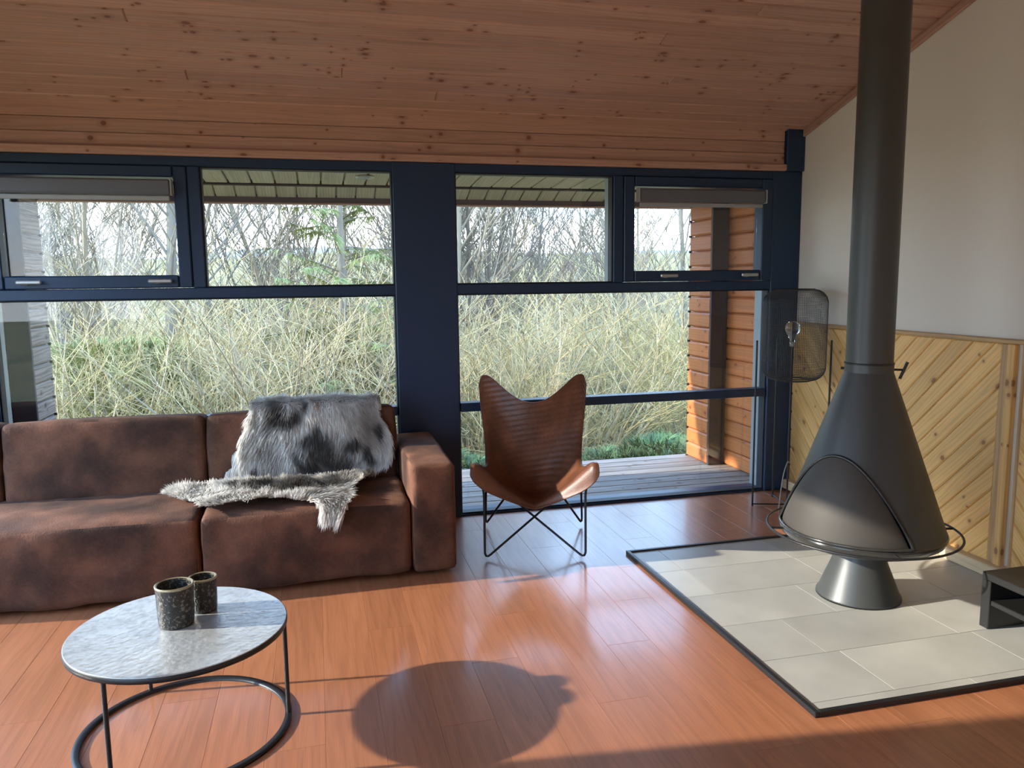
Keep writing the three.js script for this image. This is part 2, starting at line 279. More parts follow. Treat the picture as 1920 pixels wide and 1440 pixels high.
{ // right wall: plaster, diagonal pine wainscot
  const w = structGroup('wall_right');
  const g = new THREE.Shape([[-5.0, -0.2], [ZB + 0.2, -0.2], [ZB + 0.2, ceilY(ZB + 0.2) + 0.05], [-5.0, ceilY(-5) + 0.05]].map((p) => new THREE.Vector2(...p)));
  const e = new THREE.ExtrudeGeometry(g, { depth: 0.2, bevelEnabled: false }); e.rotateY(-Math.PI / 2); e.translate(XR + 0.2, 0, 0); obj('plaster', boxUV(e, 2), mPlaster, w);
  const R = rng(21), panel = (z0, z1, y0, y1, up, c0) => {
    const pg = new THREE.Group(); pg.name = 'wainscot_panel'; pg.position.set(XR, 0, 0); pg.rotation.y = -Math.PI / 2; w.add(pg);
    obj('backing', cbox(z1 - z0, y1 - y0, 0.006, 0.001, 0, [0, 0], [(z0 + z1) / 2, (y0 + y1) / 2, 0.004]), mWainFrame, pg);
    const s = up ? -1 : 1, pitch = 0.128, lo = Math.min(...[z0, z1].flatMap((z) => [z + s * y0, z + s * y1])), hi = Math.max(...[z0, z1].flatMap((z) => [z + s * y0, z + s * y1]));
    for (let c = c0 + Math.floor((lo - c0) / pitch) * pitch; c < hi; c += pitch) {
      let p = [[z0, y0], [z1, y0], [z1, y1], [z0, y1]]; p = clipHalf(p, 1, s, c + pitch - 0.0012); p = clipHalf(p, -1, -s, -(c + 0.0012));
      if (p.length < 3) continue; let A = 0; for (let i = 0; i < p.length; i++) { const q = p[(i + 1) % p.length]; A += p[i][0] * q[1] - q[0] * p[i][1]; } if (Math.abs(A) < 6e-4) continue;
      const b = obj('board', prism(p, 0.014, 0.0065, up ? [0.7071, 0.7071] : [0.7071, -0.7071], [R() * 2.4, R()]), mWain[Math.floor(R() * 4)], pg); b.position.z = 0.007;
    }
  };
  panel(-4.80, -4.02, 0.07, 1.172, false, -3.59); panel(-4.02, -3.085, 0.07, 1.172, true, -4.687); panel(-2.955, -1.2, 0.07, 1.172, false, -2.9);
  const st = (z0, z1, y0, y1, d, m) => obj('stile', span(XR - d, XR, y0, y1, z0, z1, 0.004), m, w);
  st(-3.085, -3.045, 0.07, 1.172, 0.026, mWainFrame); st(-3.045, -3.005, 0.0, 1.172, 0.034, mWain[0]); st(-2.975, -2.955, 0.0, 1.172, 0.02, mWainFrame);
  obj('cap_rail', span(XR - 0.03, XR, 1.172, 1.195, -4.80, -1.2, 0.004), mWainFrame, w);
  obj('skirting', span(XR - 0.075, XR, 0.012, 0.075, -4.80, -1.2, 0.006), mBase, w);
}
{ // back wall and left wall (the left wall holds the wide glass door the sun comes through)
  const b = structGroup('wall_back'); obj('plaster', span(XL - 0.2, XR + 0.2, -0.2, ceilY(ZB) + 0.15, ZB, ZB + 0.2, 0.002), mPlaster, b);
  const l = structGroup('wall_left'), poly = (pts, ...holes) => { const s = new THREE.Shape(pts.map((p) => new THREE.Vector2(...p))); for (const hole of holes) s.holes.push(new THREE.Path(hole.map((p) => new THREE.Vector2(...p)))); return s; };
  const e = new THREE.ExtrudeGeometry(poly([[-4.99, -0.2], [ZB + 0.2, -0.2], [ZB + 0.2, ceilY(ZB + 0.2) + 0.05], [-4.99, ceilY(-4.99) + 0.05]], [[-4.66, 0], [-4.66, 2.2], [-2.46, 2.2], [-2.46, 0]], [[-1.75, 0], [-1.75, 2.2], [0.95, 2.2], [0.95, 0]]), { depth: 0.16, bevelEnabled: false });
  e.rotateY(-Math.PI / 2); e.translate(XL, 0, 0); obj('plaster', boxUV(e, 2), mPlaster, l);
  for (const [n, a, b] of [['door_1', -4.66, -2.46], ['door_2', -1.75, 0.95]]) {  // the second door is unseen, added to raise the ambient light in the room
    const d = structGroup(n), x0 = XL - 0.12, x1 = XL - 0.05;
    for (const [za, zb, ya, yb] of [[a, a + 0.06, 0, 2.2], [b - 0.06, b, 0, 2.2], [a + 0.06, b - 0.06, 2.14, 2.2], [a + 0.06, b - 0.06, 0, 0.05]]) obj('frame', span(x0, x1, ya, yb, za, zb, 0.004), mNavy, d);
    obj('pane', span(x0 + 0.03, x0 + 0.036, 0.05, 2.14, a + 0.06, b - 0.06, 0.001), mGlass, d);
  }
}
// ---------------------------------------------------------------- window wall
const Z0 = -4.90, Z1 = ZW;
{
  const w = structGroup('wall_front');
  obj('lintel', span(XL - 0.16, XR + 0.2, 2.20, 2.62, -4.99, -4.815, 0.003), mRough, w);
  obj('head_rail', span(XL, XR, 2.160, 2.212, Z0, Z1, 0.004), mNavy, w);
  obj('transom', span(XL, XR, 1.422, 1.482, Z0, Z1 + 0.004, 0.004), mNavy, w);
  obj('pillar', span(0.475, 0.855, 0, 2.212, Z0, Z1 + 0.012, 0.005), mNavy, w);
  obj('corner_post', span(3.03, XR, 0, 2.212, Z0, Z1 + 0.008, 0.005), mNavy, w); obj('corner_post', span(3.114, XR, 2.212, 2.50, Z0, Z1 + 0.03, 0.005), mNavy, w);
  obj('corner_post', span(XL, -1.71, 0, 2.212, Z0, Z1 + 0.008, 0.005), mNavy, w);
  obj('sill', span(XL, XR, -0.03, 0.012, Z0 - 0.08, Z1, 0.003), mNavy, w);
  const R = rng(44); let y = 2.255;
  for (const h of [0.076, 0.076, 0.08]) { obj('lintel_board', cbox(3.112 - XL, h - 0.002, 0.014, 0.004, 0, [R() * 2, R()], [(3.112 + XL) / 2, y + h / 2, -4.806]), mCeil[Math.floor(R() * 4)], w); y += h; }
  obj('lintel_trim', span(XL, 3.112, 2.212, 2.256, -4.815, -4.765, 0.006), mCeil[2], w);
  // outer lining of the openings
  const rv = (x0, x1, y0, y1) => obj('reveal', span(x0, x1, y0, y1, -4.99, Z0, 0.002), mReveal, w);
  rv(0.49, 0.84, 0, 2.2); rv(3.032, XR, 0, 2.2); rv(XL, -1.72, 0, 2.2); rv(1.895, 1.94, 1.43, 2.17); rv(-0.66, -0.615, 1.43, 2.17);
  rv(XL, 0.49, 2.165, 2.2); rv(0.84, 3.032, 2.165, 2.2);
}
function fixedWindow(x0, x1, y0, y1, rail) {
  const w = structGroup('window_' + (fixedWindow.n = (fixedWindow.n || 0) + 1)), b = 0.008;
  for (const [a, c, d, e] of [[x0, x0 + b, y0, y1], [x1 - b, x1, y0, y1], [x0 + b, x1 - b, y0, y0 + b], [x0 + b, x1 - b, y1 - b, y1]]) obj('glazing_bead', span(a, c, d, e, Z0 + 0.02, Z1 - 0.012, 0.002), mSeal, w);
  const cuts = rail ? [[y0 + b, 0.68], [0.736, y1 - b]] : [[y0 + b, y1 - b]];
  for (const [a, c] of cuts) obj('pane', span(x0 + b, x1 - b, a, c, Z0 + 0.045, Z0 + 0.051, 0.001), mGlass, w);
  if (rail) obj('cross_rail', span(x0 + b, x1 - b, 0.68, 0.736, Z0 + 0.01, Z1, 0.004), mNavy, w);
  return w;
}
function sashWindow(x0, x1, g0, g1, handles) {
  const w = structGroup('window_' + (fixedWindow.n = (fixedWindow.n || 0) + 1)), y0 = 1.482, y1 = 2.16, a0 = 1.557, a1 = 2.094;
  for (const [a, c, d, e] of [[x0, g0, y0, y1], [g1, x1, y0, y1], [g0, g1, y0, a0], [g0, g1, a1, y1]]) { const m = obj('sash', span(a + 0.002, c - 0.002, d + 0.002, e - 0.002, Z0 + 0.01, Z1 + 0.014, 0.006), mNavy, w); m.userData.label = 'navy sash bar'; }
  obj('pane', span(g0, g1, a0, a1, Z0 + 0.045, Z0 + 0.051, 0.001), mGlass, w);
  for (const hx of handles) {
    const h = obj('handle', mergeGeometries([span(hx - 0.012, hx + 0.012, 1.508, 1.534, Z1 + 0.012, Z1 + 0.04, 0.004), cbox(0.125, 0.022, 0.016, 0.006, 0, [0, 0], [hx + 0.02, 1.522, Z1 + 0.045])]), mSilver, w); h.userData.label = 'silver latch handle';
  }
}
sashWindow(-1.71, -0.672, -1.63, -0.745, [-1.52, -0.86]);
fixedWindow(-0.605, 0.475, 1.482, 2.16);
fixedWindow(0.855, 1.885, 1.482, 2.16);
sashWindow(1.952, 3.03, 2.028, 2.948, [2.24, 2.83]);
fixedWindow(-1.71, 0.475, 0.012, 1.422, true);
fixedWindow(0.855, 3.03, 0.012, 1.422, true);
obj('mullion', span(1.885, 1.952, 1.482, 2.16, Z0, Z1 + 0.004, 0.004), mNavy, scene.getObjectByName('wall_front'));
obj('mullion', span(-0.672, -0.605, 1.482, 2.16, Z0, Z1 + 0.004, 0.004), mNavy, scene.getObjectByName('wall_front'));
function blind(x0, x1, label) {
  const t = thing('roller_blind', label, 'blind', [(x0 + x1) / 2, 1.962, Z1 + 0.014]);
  const W = x1 - x0; obj('cassette', cbox(W, 0.085, 0.05, 0.01, 0, [0, 0], [0, 0.075, 0.026]), mBlind, t); obj('bottom_rail', cbox(W - 0.02, 0.026, 0.02, 0.004, 0, [0, 0], [0, 0.016, 0.02]), mBlindRail, t);
  for (const s of [-1, 1]) obj('end_cap', cbox(0.008, 0.09, 0.054, 0.003, 1, [0, 0], [s * (W / 2 + 0.004), 0.075, 0.028]), mBlindRail, t);
}
blind(-1.62, -0.752, 'grey rolled-up blind cassette on the window sash above the brown sofa');
blind(2.04, 2.944, 'grey rolled-up blind cassette on the window sash beside the white wall');

// ---------------------------------------------------------------- hearth
{
  const h = thing('hearth', 'pale grey tiled hearth slab with black steel edging under the stove', 'hearth');
  const x0 = 1.6, x1 = XR - 0.001, za = -3.865, zb = -2.175, R = rng(61);
  obj('grout_bed', span(x0 + 0.02, x1, 0.0005, 0.0085, za + 0.02, zb - 0.02, 0.001), mGrout, h);
  const rows = [[za + 0.02, -3.53, 2.42], [-3.53, -3.205, 1.786], [-3.205, -2.88, 2.21], [-2.88, -2.56, 1.92], [-2.56, -2.245, 1.98], [-2.245, zb - 0.02, 2.3]];
  for (const [a, b, j] of rows) {
    const cut = [x0 + 0.02]; for (let x = j - 0.64; x < x1; x += 0.64) if (x > x0 + 0.06) cut.push(x); cut.push(x1);
    for (let i = 0; i < cut.length - 1; i++) obj('tile', cbox(cut[i + 1] - cut[i] - 0.0022, 0.01, b - a - 0.0022, 0.0005, 0, [R() * 1.1, R() * 1.1], [(cut[i] + cut[i + 1]) / 2, 0.0068, (a + b) / 2]), mTile[Math.floor(R() * 4)], h);
  }
  for (const g of [span(x0, x0 + 0.02, 0, 0.02, za, zb, 0.002), span(x0 + 0.02, x1, 0, 0.02, za, za + 0.02, 0.002), span(x0 + 0.02, x1, 0, 0.02, zb - 0.02, zb, 0.002)]) { obj('edge_strip', g, mBlack, h).userData.label = 'black steel edge strip'; }
}
// ---------------------------------------------------------------- conical stove
{
  const s = thing('fireplace_stove', 'charcoal conical freestanding fireplace with mesh screen and tall flue on the tiled hearth', 'fireplace', [2.43, 0.012, -3.025]);
  const yT = 1.06, yB = 0.335, rT = 0.104, rB = 0.356, TH = Math.atan2(0.40, -0.92);   // opening looks along (-0.92, 0.40) in x, z
  const rad = (y) => lerp(rB, rT, (y - yB) / (yT - yB)), half = 1.10, apex = 0.365;
  const arch = (a) => { const q = Math.abs(a) / half; return q >= 1 ? yB : yB + apex * Math.pow(1 - Math.pow(q, 2.1), 0.82); };
  const grid = (nu, nv, f, closeU) => { const p = [], ix = []; for (let i = 0; i <= nu; i++) for (let j = 0; j <= nv; j++) p.push(...f(i / nu, j / nv)); for (let i = 0; i < nu; i++) for (let j = 0; j < nv; j++) { const a = i * (nv + 1) + j, b = a + nv + 1; ix.push(a, b, b + 1, a, b + 1, a + 1); } let g = new THREE.BufferGeometry(); g.setAttribute('position', new THREE.Float32BufferAttribute(p, 3)); g.setIndex(ix); if (closeU) g = mergeVertices(g, 1e-5); g.computeVertexNormals(); return g; };
  const cyl = (a, r, y) => [Math.cos(TH + a) * r, y, Math.sin(TH + a) * r];
  // hood with its arched mouth
  obj('hood', grid(240, 24, (u, v) => { const a = u * Math.PI * 2 - Math.PI, y0 = arch(a), y = lerp(y0, yT, v); return cyl(a, rad(y), y); }, true), mStove, s);
  obj('firebox', grid(64, 12, (u, v) => { const a = u * Math.PI * 2, y = lerp(yB, yT - 0.1, v); return cyl(a, rad(y) - 0.02, y); }, true), mBack, s).scale.set(0.93, 1, 0.93);
  const rim = []; for (let i = 0; i <= 90; i++) { const a = -half + 2 * half * i / 90, y = arch(a); rim.push(cyl(a, rad(y) + 0.004, y)); }
  obj('mouth_collar', tube(rim, 0.007, 180, 8), mBlack, s);
  const screen = obj('spark_screen', grid(72, 30, (u, v) => { const a = lerp(-half, half, u) * 0.97, y = lerp(yB + 0.004, arch(a / 0.97) - 0.006, v); const bow = 0.006 + 0.030 * Math.sin(v * Math.PI * 0.85) * (1 - (2 * u - 1) ** 2); return cyl(a, rad(y) - 0.012 + bow, y); }),
    M({ color: lin(0.072, 0.062, 0.052), roughness: 0.62, metalness: 0.35, side: THREE.DoubleSide, bumpMap: rep(tex(64, 64, (u, v) => 0.5 + 0.25 * Math.sin(u * Math.PI * 16) + 0.25 * Math.sin(v * Math.PI * 16), false), 20, 20), bumpScale: 0.001 }), s);
  screen.userData.label = 'curved brown-grey wire mesh spark screen';
  const sb = []; for (let i = 0; i <= 60; i++) { const a = lerp(-half, half, i / 60) * 0.97; sb.push(cyl(a, rad(yB) + 0.004, yB + 0.006)); }
  obj('screen_hem', tube(sb, 0.006, 120, 8), mStoveGloss, s);
  obj('bowl', lathe([[0.33, yB + 0.004], [0.358, yB], [0.362, yB - 0.012], [0.352, yB - 0.036], [0.318, yB - 0.058], [0.25, yB - 0.080], [0.17, yB - 0.098], [0.108, yB - 0.112], [0.0, yB - 0.113]], 96), mStoveGloss, s);
  obj('pedestal', lathe([[0, 0.236], [0.104, 0.236], [0.106, 0.214], [0.128, 0.15], [0.155, 0.082], [0.180, 0.016], [0.186, 0.012], [0.188, 0.0], [0, 0]], 96), mStove, s);
  const rail = new THREE.TorusGeometry(0.418, 0.0055, 10, 120); rail.rotateX(Math.PI / 2); rail.translate(0, yB - 0.012, 0);
  obj('foot_rail', mergeGeometries([rail, ...[0.3, 1.87, 3.44, 5.01].map((a) => rod([Math.cos(a) * 0.35, yB - 0.014, Math.sin(a) * 0.35], [Math.cos(a) * 0.418, yB - 0.012, Math.sin(a) * 0.418], 0.0055))].map((g) => g.toNonIndexed())), mBlack, s);
  obj('flue_pipe', lathe([[0.104, yT - 0.01], [0.104, yT + 0.038], [0.101, yT + 0.040], [0.101, 3.30]], 64), mStove, s);
  obj('flue_joint', lathe([[0.102, yT + 0.034], [0.106, yT + 0.036], [0.106, yT + 0.042], [0.102, yT + 0.044]], 64), mBlack, s);
  const dx = 0.79, dz = 0.615, k = (t, y, o = 0) => [dx * t - dz * o, y, dz * t + dx * o];   // damper key to the right of the pipe
  obj('damper_key', mergeGeometries([rod(k(0.098, yT + 0.012), k(0.142, yT + 0.012), 0.005), rod(k(0.128, yT - 0.028), k(0.156, yT + 0.048), 0.0065)]), mBlack, s);
  obj('damper_stub', rod(k(-0.098, yT + 0.012), k(-0.118, yT + 0.012), 0.006), mBlack, s);
}
// ---------------------------------------------------------------- sofa
{
  const s = thing('sofa', 'long rust brown suede sofa with block cushions below the window', 'sofa');
  const seat = (x0, x1, seed) => { const m = obj('seat_cushion', soft(x1 - x0 - 0.006, 0.385, 0.86, 0.04, 0.008, 0.012, seed), mSuede, s); m.position.set((x0 + x1) / 2, 0.02 + 0.1925, -4.262); };
  seat(-1.88, -0.585, 3); seat(-0.585, 0.43, 7);
  const back = (x0, x1, seed) => { const m = obj('back_cushion', soft(x1 - x0 - 0.006, 0.43, 0.21, 0.036, 0.008, 0.009, seed), mSuede, s); m.rotation.x = -0.10; m.position.set((x0 + x1) / 2, 0.583, -4.49); };
  back(-1.88, -1.585, 12); back(-1.585, -0.605, 15); back(-0.605, 0.415, 19);
  const arm = obj('armrest', soft(0.225, 0.565, 0.90, 0.028, 0.003, 0.005, 25), mSuede, s); arm.position.set(0.5425, 0.02 + 0.2825, -4.285);
  for (const [x, z] of [[-1.75, -3.95], [-0.58, -3.95], [0.54, -3.95], [-1.75, -4.6], [-0.58, -4.6], [0.54, -4.6]]) obj('foot', span(x - 0.04, x + 0.04, 0, 0.034, z - 0.04, z + 0.04, 0.004), mBlack, s);
}
// ---------------------------------------------------------------- reindeer hide over the sofa
{
  const outline = [[-0.343, 0.03], [-0.25, 0.0], [0.0, 0.0], [0.3, 0.01], [0.342, 0.06], [0.326, 0.249], [0.383, 0.369], [0.368, 0.471], [0.311, 0.536], [0.237, 0.671], [0.128, 0.865], [0.126, 1.041], [0.108, 1.108], [0.062, 1.153], [-0.013, 1.124], [-0.049, 1.067], [-0.162, 1.0], [-0.325, 0.98], [-0.466, 1.0], [-0.583, 1.01], [-0.66, 0.88], [-0.797, 0.747], [-0.779, 0.66], [-0.638, 0.605], [-0.549, 0.57], [-0.494, 0.523], [-0.464, 0.439], [-0.419, 0.296], [-0.373, 0.181]];
  const dark = [[-0.232, 0.174, 22], [-0.162, 0.208, 15], [-0.117, 0.165, 9], [-0.038, 0.349, 22], [0.015, 0.442, 36], [-0.102, 0.508, 28], [0.1, 0.507, 30], [0.179, 0.392, 15], [0.102, 0.462, 18], [0.251, 0.433, 12], [0.30, 0.30, 13], [0.345, 0.235, 12], [-0.356, 0.504, 10], [-0.31, 0.75, 34], [-0.13, 0.80, 48], [-0.45, 0.73, 22], [0.02, 0.76, 34]];
  const inside = (x, s) => { let c = false; for (let i = 0, j = outline.length - 1; i < outline.length; j = i++) { const a = outline[i], b = outline[j]; if ((a[1] > s) !== (b[1] > s) && x < (b[0] - a[0]) * (s - a[1]) / (b[1] - a[1]) + a[0]) c = !c; } return c; };
  const edgeD = (x, s) => { let m = 9; for (let i = 0, j = outline.length - 1; i < outline.length; j = i++) { const a = outline[i], b = outline[j], dx = b[0] - a[0], dy = b[1] - a[1], t = clamp(((x - a[0]) * dx + (s - a[1]) * dy) / (dx * dx + dy * dy), 0, 1); m = Math.min(m, Math.hypot(x - a[0] - dx * t, s - a[1] - dy * t)); } return m; };
  // path over the sofa: s -> (y, z), then its normal
  const path = curve([[0, 0.74, -4.615], [0, 0.812, -4.59], [0, 0.826, -4.53], [0, 0.816, -4.455], [0, 0.77, -4.418], [0, 0.62, -4.388], [0, 0.48, -4.366], [0, 0.432, -4.335], [0, 0.428, -4.25], [0, 0.432, -4.1], [0, 0.428, -3.93], [0, 0.412, -3.845], [0, 0.365, -3.808], [0, 0.26, -3.80]]);
  const LP = path.getLength();
  const base = (x, s) => { const t = clamp((s + 0.06) / LP, 0, 1), p = path.getPointAt(t), d = path.getTangentAt(t), n = V(0, d.z * -1, d.y).negate(); if (n.y < 0 && n.z < 0) n.negate(); const w = 0.034 * n3(x * 8 + 20, s * 8 + 20, 0.5, 91) + 0.018 * n3(x * 19 + 20, s * 19 + 20, 0.5, 97); return [V(x, p.y, p.z).addScaledVector(n, 0.004 + w * 0.7), n, d]; };
  const h = thing('reindeer_hide', 'shaggy white and dark grey animal hide draped over the sofa back and seat', 'fur throw');
  const st = 0.014, idx = new Map(), P = [], I = []; const at = (i, j) => { const k = i + '_' + j; if (!idx.has(k)) { const [q] = base(i * st, j * st); idx.set(k, P.length / 3); P.push(q.x, q.y, q.z); } return idx.get(k); };
  for (let i = -60; i < 32; i++) for (let j = 0; j < 85; j++) if (inside((i + 0.5) * st, (j + 0.5) * st)) { const a = at(i, j), b = at(i + 1, j), c = at(i + 1, j + 1), d = at(i, j + 1); I.push(a, c, b, a, d, c); }
  const sk = new THREE.BufferGeometry(); sk.setAttribute('position', new THREE.Float32BufferAttribute(P, 3)); sk.setIndex(I); sk.computeVertexNormals();
  obj('skin', sk, M({ color: lin(0.42, 0.37, 0.31), roughness: 0.95, side: THREE.DoubleSide }), h);
  const R = rng(77), F = new Sticks();
  for (let k = 0; k < 78000; k++) {
    const x = lerp(-0.86, 0.44, R()), s = R() * 1.18, jx = x + 0.05 * (n3(x * 22, s * 22 + 30, 0.5, 121) - 0.5), js = s + 0.05 * (n3(x * 22 + 50, s * 22, 0.5, 123) - 0.5); if (!inside(jx, js)) continue;
    const [p, n, d] = base(x, s), e = edgeD(x, s);
    const wx = x + 0.11 * (n3(x * 10, s * 10 + 30, 0.5, 101) - 0.5) + 0.04 * (n3(x * 31, s * 31 + 30, 0.5, 104) - 0.5), ws = s + 0.15 * (n3(x * 10 + 50, s * 7, 0.5, 103) - 0.5) + 0.05 * (n3(x * 40 + 50, s * 12, 0.5, 105) - 0.5);
    let dk = 0; for (const [a, b, r] of dark) dk = Math.max(dk, 1 - sstep(0.5, 1.25, Math.hypot((wx - a), (ws - b) * 0.9) / (r * 0.0029)));
    const hangs = s < 0.56, streak = n3(x * 38 + 70, s * 6 + 10, 0.5, 127), grey = clamp(sstep(0.36, 0.66, n3(x * 7 + 70, s * 4 + 10, 0.5, 107)) * 0.75 + (streak - 0.5) * 0.7, 0, 1) * sstep(0.0, 0.06, e) * sstep(0.10, 0.2, s) * 0.55, v = 0.84 + 0.3 * R();  // fur kept white near the top edge, painting in its sky-lit rim
    let c = [lerp(0.90, 0.40, grey) * v, lerp(0.875, 0.355, grey) * v, lerp(0.83, 0.31, grey) * v]; const dc = [0.085, 0.072, 0.062];
    c = c.map((q, i) => lerp(q, dc[i] * v, dk * 0.95 * sstep(0.08, 0.15, s)));
    const fl = (n3(x * 8 + 10, s * 8, 0.5, 111) - 0.5) * 2.4, fy = hangs ? 0 : (n3(x * 8 + 40, s * 8, 0.5, 113) - 0.5) * 1.8, dir = d.clone().multiplyScalar(0.8 + fy).add(V(fl + (R() - 0.5) * 0.5, (R() - 0.5) * 0.3, (R() - 0.5) * 0.4)).addScaledVector(n, 0.40 + 0.4 * R());
    if (s < 0.20) dir.addScaledVector(d, 0.5);
    F.blade([p.x, p.y, p.z], dir.toArray(), (0.030 + 0.034 * R()) * (0.6 + 0.8 * n3(x * 24 + 5, s * 24 + 5, 0.5, 151)), 0.0048, c, hangs && s > 0.2 ? 0.2 : 0.12);
  }
  const fur = obj('fur', F.build(), M({ vertexColors: true, roughness: 0.9, transmission: 0.55, thickness: 0, side: THREE.DoubleSide }), h); fur.userData.kind = 'stuff';
}
// ---------------------------------------------------------------- butterfly chair
{
  const c = thing('butterfly_chair', 'cognac brown quilted leather butterfly chair on a black rod frame facing the room', 'chair', [1.174, 0, -4.21], -0.261);
  const y0 = 0.0065;
  for (const s of [-1, 1]) {   // front tip -> front foot -> crossing under the seat -> opposite rear foot -> rear tip
    const pts = bent([[s * 0.312, 0.50, 0.345], [s * 0.272, 0.39, 0.30], [s * 0.272, y0, 0.315], [-s * 0.155, 0.275, -0.02], [-s * 0.298, y0, -0.30], [-s * 0.285, 0.40, -0.245], [-s * 0.298, 0.90, -0.425]], 0.045, 6);
    obj('frame_rod', tube(pts, 0.0065, 160, 8, false, 0.0), mBlack, c);
  }
  const cc = curve([[0, 0.268, 0.255], [0, 0.284, 0.215], [0, 0.262, 0.08], [0, 0.268, -0.07], [0, 0.36, -0.185], [0, 0.56, -0.255], [0, 0.765, -0.30]]), ss = curve([[0.336, 0.430, 0.388], [0.332, 0.540, 0.350], [0.300, 0.475, 0.15], [0.275, 0.455, -0.02], [0.288, 0.56, -0.19], [0.318, 0.76, -0.335], [0.335, 0.955, -0.435]]);
  const at = (u, v, side) => {
    const a = Math.abs(u), t = clamp((a - 0.66) / 0.34, 0, 1), arc = 1 - Math.sqrt(1 - t * t * 0.999), vv = lerp(0.075 * arc, 1 - 0.078 * arc, v);
    const C = cc.getPoint(vv), S = ss.getPoint(vv), p = lerp(1.15, 2.0, vv), k = lerp(Math.pow(Math.min(1, a / 0.92), p), 0.5 * Math.min(1, a * a / 0.86) + 0.5 * sstep(0, 0.95, a), sstep(0.5, 0.95, vv));
    return V(Math.sign(u) * S.x * Math.pow(a, 0.93), lerp(C.y, S.y, k), lerp(C.z, S.z, k));
  };
  const nu = 64, nv = 200, P = [], UV = [], I = [], q = (u, v) => {
    const p = at(u, v), du = at(Math.min(1, u + 0.01), v).sub(at(Math.max(-1, u - 0.01), v)), dv = at(u, Math.min(1, v + 0.005)).sub(at(u, Math.max(0, v - 0.005))), n = du.cross(dv).normalize();
    const f = sstep(0.5, 0.56, v), rip = Math.abs(Math.sin((p.y - 0.05 * u) / 0.031 * Math.PI));
    return [p, n.multiplyScalar(-1), f * 0.0048 * (Math.pow(rip, 0.6) - 0.6)];
  };
  for (const side of [0, 1]) for (let i = 0; i <= nu; i++) for (let j = 0; j <= nv; j++) { const u = 2 * i / nu - 1, v = j / nv, [p, n, r] = q(u, v); p.addScaledVector(n, side ? -0.0045 : 0); p.addScaledVector(n, -r); P.push(p.x, p.y, p.z); UV.push(u * 0.35, v * 1.1); }
  const S = (nu + 1) * (nv + 1), id = (s, i, j) => s * S + i * (nv + 1) + j;
  for (let i = 0; i < nu; i++) for (let j = 0; j < nv; j++) { I.push(id(0, i, j), id(0, i + 1, j + 1), id(0, i + 1, j), id(0, i, j), id(0, i, j + 1), id(0, i + 1, j + 1)); I.push(id(1, i, j), id(1, i + 1, j), id(1, i + 1, j + 1), id(1, i, j), id(1, i + 1, j + 1), id(1, i, j + 1)); }
  const g = new THREE.BufferGeometry(); g.setAttribute('position', new THREE.Float32BufferAttribute(P, 3)); g.setAttribute('uv', new THREE.Float32BufferAttribute(UV, 2)); g.setIndex(I); g.computeVertexNormals();
  const sl = obj('leather_sling', g, mLeather, c);
  const rim = []; for (let i = 0; i <= 40; i++) rim.push(at(2 * i / 40 - 1, 1)); for (let j = 1; j <= 50; j++) rim.push(at(1, 1 - j / 50)); for (let i = 1; i <= 40; i++) rim.push(at(1 - 2 * i / 40, 0)); for (let j = 1; j < 50; j++) rim.push(at(-1, j / 50));
  obj('seam_piping', tube(rim.map((p) => p.toArray()), 0.004, 360, 6, true), mLeather, sl);
}
// ---------------------------------------------------------------- coffee table and candle pots
{
  const cx = -0.487, cz = -2.675, r = 0.346, h = 0.368;
  const t = thing('coffee_table', 'low round metal coffee table with pale hammered top and thin black ring base', 'table', [cx, 0, cz]);
  const topSolid = lathe([[0, h - 0.02], [r - 0.003, h - 0.02], [r - 0.003, h - 0.0012], [r - 0.0045, h], [0, h]], 128); { const p = topSolid.attributes.position, uv = topSolid.attributes.uv; for (let i = 0; i < p.count; i++) uv.setXY(i, p.getX(i) / 0.7 + 0.5, p.getZ(i) / 0.7 + 0.5); }
  obj('table_top', topSolid, mTop, t);
  obj('top_edge', lathe([[r - 0.008, h - 0.020], [r - 0.001, h - 0.020], [r, h - 0.012], [r - 0.001, h - 0.0035], [r - 0.004, h - 0.003]], 128), mBlack, t).userData.label = 'black metal edge band';
  const ring = lathe([[r - 0.024, 0], [r - 0.002, 0], [r - 0.002, 0.012], [r - 0.024, 0.012], [r - 0.024, 0]], 128); obj('base_ring', ring, mBlack, t);
  for (const a of [0, 2 * Math.PI / 3, -2 * Math.PI / 3]) obj('leg', rod([Math.cos(a) * (r - 0.012), 0.008, Math.sin(a) * (r - 0.012)], [Math.cos(a) * (r - 0.012), h - 0.018, Math.sin(a) * (r - 0.012)], 0.0075, 12), mBlack, t);
  const potUV = (g) => { const q = g.attributes.position, uv = g.attributes.uv; for (let i = 0; i < q.count; i++) uv.setY(i, q.getY(i) / 0.18); return g; };
  const pot = (x, z, R, H, label) => { const p = thing('candle_pot', label, 'candle holder', [x, h + 0.0003, z]); obj('body', potUV(lathe([[0, 0.0], [R * 0.86, 0.0], [R * 0.93, 0.006], [R * 0.97, H * 0.3], [R, H - 0.006], [R - 0.004, H - 0.004], [R - 0.006, 0.012], [0, 0.010]], 64)), mPot, p); obj('rim', lathe([[R - 0.006, H - 0.008], [R + 0.0015, H - 0.008], [R + 0.002, H - 0.002], [R - 0.002, H], [R - 0.006, H - 0.003]], 64), mPotRim, p).userData.label = 'brassy rim'; };
  pot(-0.50, -2.70, 0.060, 0.142, 'larger embossed dark candle pot on the round table');
  pot(-0.425, -2.80, 0.046, 0.122, 'smaller embossed dark candle pot standing behind the larger pot');
}
